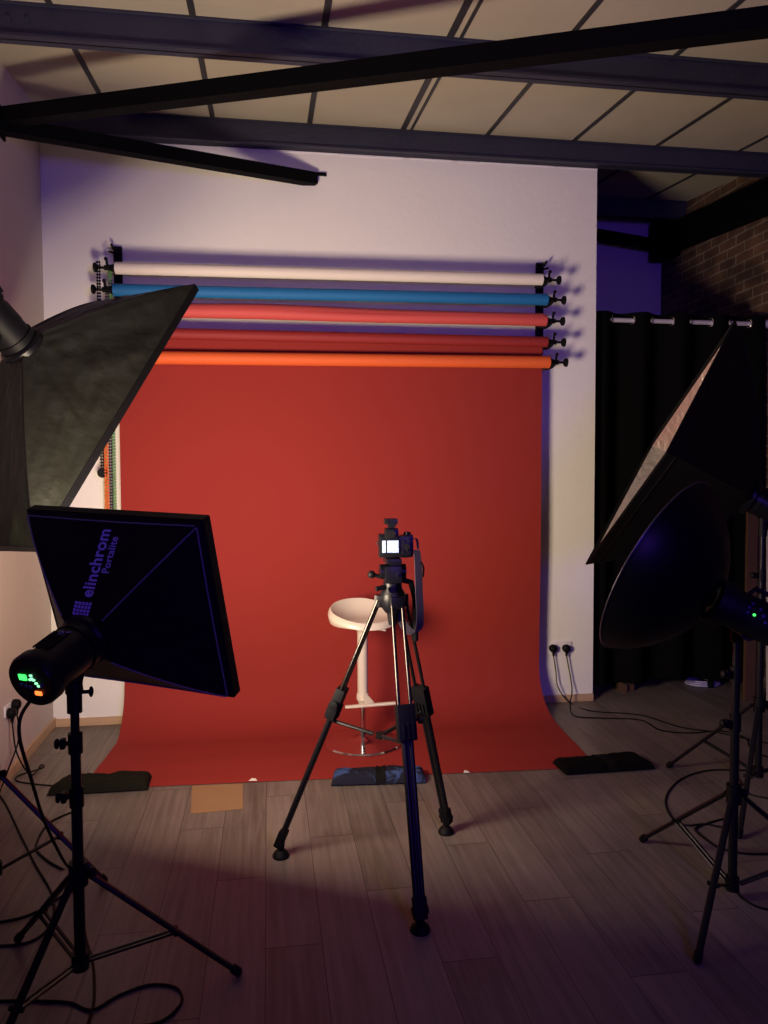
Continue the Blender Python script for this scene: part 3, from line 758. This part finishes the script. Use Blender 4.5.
m = MB(Xc); m.box((-.052, -.0345, .022), (-.038, -.032, .070)); m.box((-.032, -.0345, .022), (.013, -.032, .070)); build('screen', m, SCRN, scf, label='glowing blue white screen')
m = MB(Xc); m.cyl((-.014, -.034, .097), (-.014, -.048, .097), .015, n=16); build('viewfinder', m, RUB, cm)
for q in ((.032, .064), (.032, .05), (.046, .03), (.052, .07), (.030, .022)):
    m = MB(Xc); m.cyl((q[0], -.029, q[1]), (q[0], -.034, q[1]), .005, n=12); build('button', m, BLK, cm)
m = MB(Xc); m.lathe((.046, -.029, .045), (0, -1, 0), [(0, 0), (0, .012), (.006, .012), (.006, 0)], 18); build('control_dial', m, BLK, cm)
m = MB(Xc); m.lathe((.05, .0, .09), (0, 0, 1), [(0, 0), (0, .014), (.012, .014), (.012, 0)], 18); build('mode_dial', m, BLKG, cm)
fx = thing('flash_trigger', 'small black flash trigger seated on top of the camera', 'flash trigger', tuple(Xc @ V((-.014, 0, .118))))
m = MB(Xc); m.box((-.026, -.02, .118), (-.002, .02, .130)); build('foot', m, BLK, fx)
m = MB(Xc); m.box((-.030, -.028, .125), (.004, .028, .136), .004); m.box((-.043, -.03, .134), (.011, .03, .156), .006); build('body', m, BLKG, fx)
m = MB(Xc); m.box((-.033, -.0315, .139), (-.025, -.029, .151)); build('window', m, ALUL, fx)
# strap
def ribbon(path, w0, wv, th=.0018):
    pts = smooth_path(path, 8); m = MB(); N = len(pts); vs = []
    for i, p in enumerate(pts):
        u = i/(N-1); w = w0(u); d_ = wv(u).normalized()
        tn = (pts[min(i+1, N-1)]-pts[max(i-1, 0)]).normalized(); nn_ = tn.cross(d_).normalized()
        vs += [p-d_*w+nn_*th, p+d_*w+nn_*th, p+d_*w-nn_*th, p-d_*w-nn_*th]
    fs = []
    for i in range(N-1):
        for k in range(4): fs.append([i*4+k, i*4+(k+1) % 4, (i+1)*4+(k+1) % 4, (i+1)*4+k])
    fs += [[0, 1, 2, 3], [len(vs)-4, len(vs)-3, len(vs)-2, len(vs)-1]]
    return m.add(vs, fs)
A = lambda px, py, Y: at(px, py, Y=Y)
st_ = thing('camera_strap', 'navy neck strap looping down from the camera right side', 'strap', tuple(A(414, 545, 3.04)))
m = ribbon([Xc @ V((.076, 0, .075)), A(417, 540, 3.03), A(418, 549, 3.02)], lambda u: .005, lambda u: V((1, .3, 0)), .001); build('thin_strap_end', m, CBLUE, st_)
m = ribbon([A(416.5, 550, 3.02), A(418, 562, 3.01), A(419, 590, 3.0), A(420, 615, 3.0), A(419, 628, 3.0), A(414, 633, 2.99), A(406, 628, 3.02), A(398, 613, 3.06), A(393, 598, 3.10), A(390, 578, 3.12)],
           lambda u: (.014+.004*math.sin(PI*u)) if u < .75 else .014-.03*(u-.75), lambda u: V((1, .25+.4*u, .45*u*u*2)), .0015); build('neck_pad', m, CBLUE, st_)
m = ribbon([A(389.5, 578, 3.12), A(386, 562, 3.12), Xc @ V((-.069, .03, .06))], lambda u: .005, lambda u: V((1, .3, 0)), .001); build('thin_strap_end', m, CBLUE, st_)
m = ribbon([A(421, 562, 3.01), A(423.5, 568, 3.0), A(423, 577, 3.0)], lambda u: .004, lambda u: V((1, .3, 0)), .0012); build('loose_tail', m, BLK, st_)

# ------------------------------------------------------------------ stool
sx, syy = .545, 4.51
st_ = thing('bar_stool', 'white swivel bar stool standing on the red backdrop', 'stool', (sx, syy, 0))
m = MB(); m.lathe((sx, syy, .008), (0, 0, 1), [(0, 0), (0, .226), (.006, .229), (.014, .222), (.024, .12), (.034, .045), (.045, .030), (.045, 0)], 56); build('base', m, CHROME, st_)
m = MB(); m.cyl((sx, syy, .03), (sx, syy, .30), .0165, n=20); build('gas_lift', m, CHROME, st_)
m = MB(); m.lathe((sx, syy, .285), (0, 0, 1), [(0, 0), (0, .030), (.003, .031), (.40, .031), (.42, .045), (.424, 0)], 28); build('column', m, WHM, st_)
m = MB()
m.tube([(sx-.115, syy-.10, .262), (sx+.180, syy-.10, .272)], .0125, 10, flat=(1.3, .8))
m.prism([(sx+.0, syy-.10, .275), (sx+.055, syy-.10, .275), (sx+.012, syy-.03, .315), (sx-.0, syy-.03, .315)], (0, .02, .006)); m.box((sx-.03, syy-.10, .262), (sx+.03, syy, .276), .003); m.lathe((sx, syy, .27), (0, 0, 1), [(0, .034), (.01, .038), (.04, .036), (.045, .031)], 20)
build('footrest', m, WHM, st_)
def rim_pt(th, rr):
    a = .198+.006*math.cos(2*th); x = math.cos(th)*rr*a; y = math.sin(th)*rr*.170
    up = .060*max(0, math.sin(th))**.9+.022*max(0, -math.cos(th))**1.4*(1-.3*max(0, math.sin(th)))-.010*max(0, math.cos(th))-.040*max(0, -math.sin(th))**.8
    return x, y, up
def seat(u, v):
    # v 0..0.45 inner dish, 0.45..0.6 rounded lip, 0.6..1 outer underside back to the plate
    th = 2*PI*u
    if v < .45:
        rr = v/.45*.90; x, y, up = rim_pt(th, rr); z = .762+(rr/.9)**2.4*(up+.034)
    elif v < .6:
        a = (v-.45)/.15*PI; rr = .90+.055*(1-math.cos(a)); x, y, up = rim_pt(th, min(rr, 1.0)+max(0, rr-1)*.2); z = .762+up+.034+.011*math.sin(a)-(.018*(1-math.cos(a)))
    else:
        q = (v-.6)/.4; rr = 1.0-.12*q-.45*q**4; x, y, up = rim_pt(th, rr); x0_, y0_, up0 = rim_pt(th, 1.0)
        zt = .762+up0+.034-.036; z = zt+(.722-zt)*math.sin(min(1, q*1.25)*PI/2)
    return V((sx+x, syy+y, z))
m = MB(); m.grid(seat, 60, 50)
build('seat', m, WHT, st_)
m = MB(); m.box((sx-.08, syy-.07, .708), (sx+.08, syy+.07, .724), .006); m.tube([(sx+.03, syy-.05, .712), (sx+.12, syy-.13, .710)], .005, 8); build('seat_plate', m, WHM, st_)

# ------------------------------------------------------------------ sandbags, card
def pillow_bag(label, quad, H, mt, strap):
    q = [fl(*p, z=.0065) for p in quad]   # front left, front right, back right, back left corners on the ground
    c = (q[0]+q[1]+q[2]+q[3])/4
    t = thing('sandbag', label, 'sandbag', tuple(c), 'sandbags on the front edge of the backdrop')
    def base(u, v): return (q[0]*(1-u)+q[1]*u)*(1-v)+(q[3]*(1-u)+q[2]*u)*v
    def top(u, v):
        e = (1-abs(2*u-1)**16)*(1-abs(2*v-1)**5)
        pinch = 1-.16*math.exp(-((u-.52)/.05)**2)
        z = H*max(0, e)**.45*pinch*(1+.22*noise.noise(V((u*4, v*3, c.x*10)))) + .005*noise.noise(V((u*20, v*9, 2)))*e
        return base(u, v)+V((0, 0, max(z, .002)+.001))
    m = MB(); m.grid(top, 56, 24); m.grid(lambda u, v: base(u, v)+V((0, 0, .001)), 56, 24)
    build('bag', m, mt, t)
    if strap:
        m = MB(); m.grid(lambda u, v: top(.52+(u-.5)*.10, v)+V((0, 0, .004)), 4, 24, thick=.003); build('strap', m, FOAM, t)
pillow_bag('olive black sandbag at the left corner of the red backdrop', [(46, 796), (148, 790), (152, 777), (68, 781)], .052, mat('olive_black_bag', (.010, .0095, .006), .9, spec=.08, bump=.3, bscale=15), False)
pillow_bag('dark blue patterned sandbag in front of the stool', [(331, 786), (426, 783), (424, 774), (333, 777)], .058, BAGB, True)
pillow_bag('black sandbag at the right corner of the red backdrop', [(566, 775), (656, 769), (634, 757), (552, 763)], .042, mat('black_bag', (.003, .003, .003), .9, spec=.08, bump=.3, bscale=15), True)
m = MB(); m.prism([fl(192, 786, .0015), fl(243, 784, .0015), fl(243, 809, .0015), fl(191, 814, .0015)], (0, 0, .0022))
tag(build('cardboard_sheet', m, CARD), 'flat brown cardboard piece on the floor by the backdrop edge', 'cardboard')

# ------------------------------------------------------------------ sockets, plugs, cables
def cable(name, label, pts, r=.0042, group=None, parent=None):
    return tag(build(name, MB().tube(smooth_path(pts, 8), r, 8), CABLE), label, 'cable', group)
so = thing('wall_socket', 'white double wall socket on the partition wall', 'socket', (2.035, D, .385))
build('face_plate', MB().box((1.955, D-.012, .345), (2.11, D, .432), .004), PLUGW, so)
m = MB()
for x in (1.995, 2.07): m.box((x-.006, D-.016, .412), (x+.006, D-.011, .422))
build('rocker_switch', m, PLUGW, so)
g = 'plugs in the partition wall socket'
def plug(label, c, nrm, group):
    c = V(c); n_ = V(nrm); s_ = n_.cross(V((0, 0, 1)))
    t = thing('power_plug', label, 'plug', tuple(c), group)
    m = MB(); m.lathe(c, n_, [(0, 0), (0, .026), (.012, .029), (.032, .026), (.04, .016), (.042, 0)], 20); build('plug_body', m, RUB, t)
    m = MB(); m.cyl(c+n_*.02+V((0, 0, -.02)), c+n_*.02+V((0, 0, -.052)), .011, .007, 12); build('cable_sleeve', m, RUB, t)
p1 = at(552.5, 648, Y=D-.014); p2 = at(565.5, 648, Y=D-.014)
plug('black plug in the left outlet of the partition socket', p1, (0, -1, 0), g); plug('black plug in the right outlet of the partition socket', p2, (0, -1, 0), g)
YW = D-.034
def wl(px, py, y=YW): return at(px, py, Y=y)
F = fl
cable('power_cable', 'black cable from the left plug trailing right across the floor', [p1+V((0, -.02, -.05)), wl(556, 672), wl(558, 687, D-.05), F(570, 703), F(592, 711), F(640, 715), F(680, 727), F(715, 732), F(752, 740), F(790, 748)], group='power cables on the right floor')
cable('power_cable', 'black cable from the right plug trailing right across the floor', [p2+V((0, -.02, -.05)), wl(571, 680), wl(572, 692, D-.06), F(570, 706), F(575, 716), F(600, 718), F(640, 720), F(660, 730), F(690, 733), F(722, 731), F(745, 738), F(752, 750), F(775, 760)], group='power cables on the right floor')
cable('power_cable', 'black cable curving in an arc behind the right light stand', [F(790, 772), F(735, 770), F(705, 771), F(680, 780), F(666, 797), F(670, 815), F(685, 825), F(705, 824), F(725, 827), F(741, 820), F(728, 818), F(700, 826), F(697, 832), F(720, 848), F(750, 854), F(790, 853)], .0048, group='power cables on the right floor')
cable('power_cable', 'thin black cable between the two right light stands', [F(735, 774), F(745, 788), F(752, 795), F(790, 802)], .004, group='power cables on the right floor')
cable('power_cable', 'black cable at the bottom right under the dish stand', [F(735, 890), F(745, 900), F(765, 909), F(800, 912)], .0045, group='power cables on the right floor')
# left wall socket
XW = XL+.002
so = thing('wall_socket', 'white double socket low on the left side wall', 'socket', (XL, 4.30, .36))
build('face_plate', MB().box((XL, 4.235, .345), (XL+.009, 4.365, .402), .004), PLUGW, so)
q1 = V((XL+.013, 4.26, .362)); q2 = V((XL+.013, 4.34, .385))
g = 'plugs in the left wall socket'
plug('black plug nearer the viewer in the left wall socket', q1, (1, 0, 0), g); plug('black plug nearer the corner in the left wall socket', q2, (1, 0, 0), g)
cable('power_cable', 'black cable from the left wall socket running down behind the stand', [q1+V((.02, 0, -.05)), V((XL+.07, 4.2, .17)), V((XL+.13, 4.22, .04)), F(41, 765), F(42, 768), F(18, 776), F(20, 782), F(55, 786)], group='power cables by the left wall')
cable('power_cable', 'black cable from left wall socket hanging to the floor edge', [q2+V((.02, 0, -.05)), V((XL+.06, 4.27, .22)), V((XL+.055, 4.10, .11)), V((XL+.05, 3.95, .03)), V((XL+.07, 3.75, .006)), V((XL+.16, 3.45, .006))], group='power cables by the left wall')
bk = LSP(-.03, -.20, -.065)
cable('power_cable', 'thick black cable dropping from the glowing flash head to the floor', [bk, A(21, 716, 2.2), A(20, 740, 2.25), A(30, 775, 2.4), A(44, 820, 2.6), A(62, 858, 2.8), F(72, 872), F(60, 868), F(44, 858), F(36, 846), F(48, 824), F(72, 812)], .0052, group='power cables by the left wall')
cable('power_cable', 'black cable snaking past the left stand to the bottom edge', [F(-15, 780), F(3, 800), F(22, 838), F(36, 866), F(50, 890), F(54, 912), F(45, 932), F(22, 944), F(-20, 946)], .0048, group='cables at the bottom left')
cable('power_cable', 'black cable crossing the left edge under the stand leg', [F(-15, 924), F(20, 918), F(44, 908), F(62, 896), F(75, 890)], .0048, group='cables at the bottom left')
cable('power_cable', 'looped black cable on the floor at the bottom left', [F(82, 912), F(85, 935), F(93, 965), F(94, 1000), F(88, 1030), F(100, 1040), F(120, 1030), F(160, 1022), F(181, 1003), F(176, 988), F(150, 985), F(120, 995), F(92, 1010), F(70, 1003), F(40, 1001), F(-15, 1001)], .0048, group='cables at the bottom left')

# ------------------------------------------------------------------ things by the curtain
def board(label, a, b, w, th, mt):
    a = V(a); b = V(b); d_ = (b-a); s_ = V((1, 0, 0)); n_ = V((0, -1, 0))
    return tag(build('timber_board', MB().prism([a-s_*w/2, a+s_*w/2, a+s_*w/2+n_*th, a-s_*w/2+n_*th], d_), mt), label, 'board', 'boards propped beside the curtain')
board('brown timber board leaning beside the curtain, left of the pale board', (3.355, 4.97, 0), (3.49, 5.17, 1.37), .075, .03, WOODB)
board('darker narrow board leaning just right of the brown timber board', (3.425, 4.99, 0), (3.56, 5.17, 1.30), .05, .025, mat('dark_timber', (.04, .018, .012), .6, var=.2, stretch=(8, 8, .6)))
board('pale board propped at the right edge of the picture', (3.47, 4.90, 0), (3.60, 5.12, 1.20), .035, .02, WOODL)
m = MB(); m.box((2.56, 5.33, 0), (2.68, 5.40, .09), .004); m.box((2.58, 5.30, 0), (2.61, 5.33, .06), .003)
tag(build('wooden_block', m, WOODB), 'small wooden block on the floor under the curtain hem', 'block')
t = thing('coiled_cable', 'pale coiled cable lying under the curtain hem at right', 'cable', (3.30, 5.42, 0))
m = MB()
for k in range(3):
    pts = [V((3.28+.13*math.cos(a)*(1-.05*k), 5.42+.10*math.sin(a)*(1-.05*k), .012+.014*k)) for a in [2*PI*q/40 for q in range(40)]]
    m.tube(pts, .007, 8, closed=True)
build('coil', m, mat('pale_cable', (.45, .43, .6), .4), t)
build('tie', MB().box((3.26, 5.30, .004), (3.30, 5.34, .055), .004), BLK, t)

# ------------------------------------------------------------------ view
S.view_settings.view_transform = 'Standard'; S.view_settings.look = 'None'; S.view_settings.exposure = 0; S.view_settings.gamma = 1
S.view_settings.use_curve_mapping = False
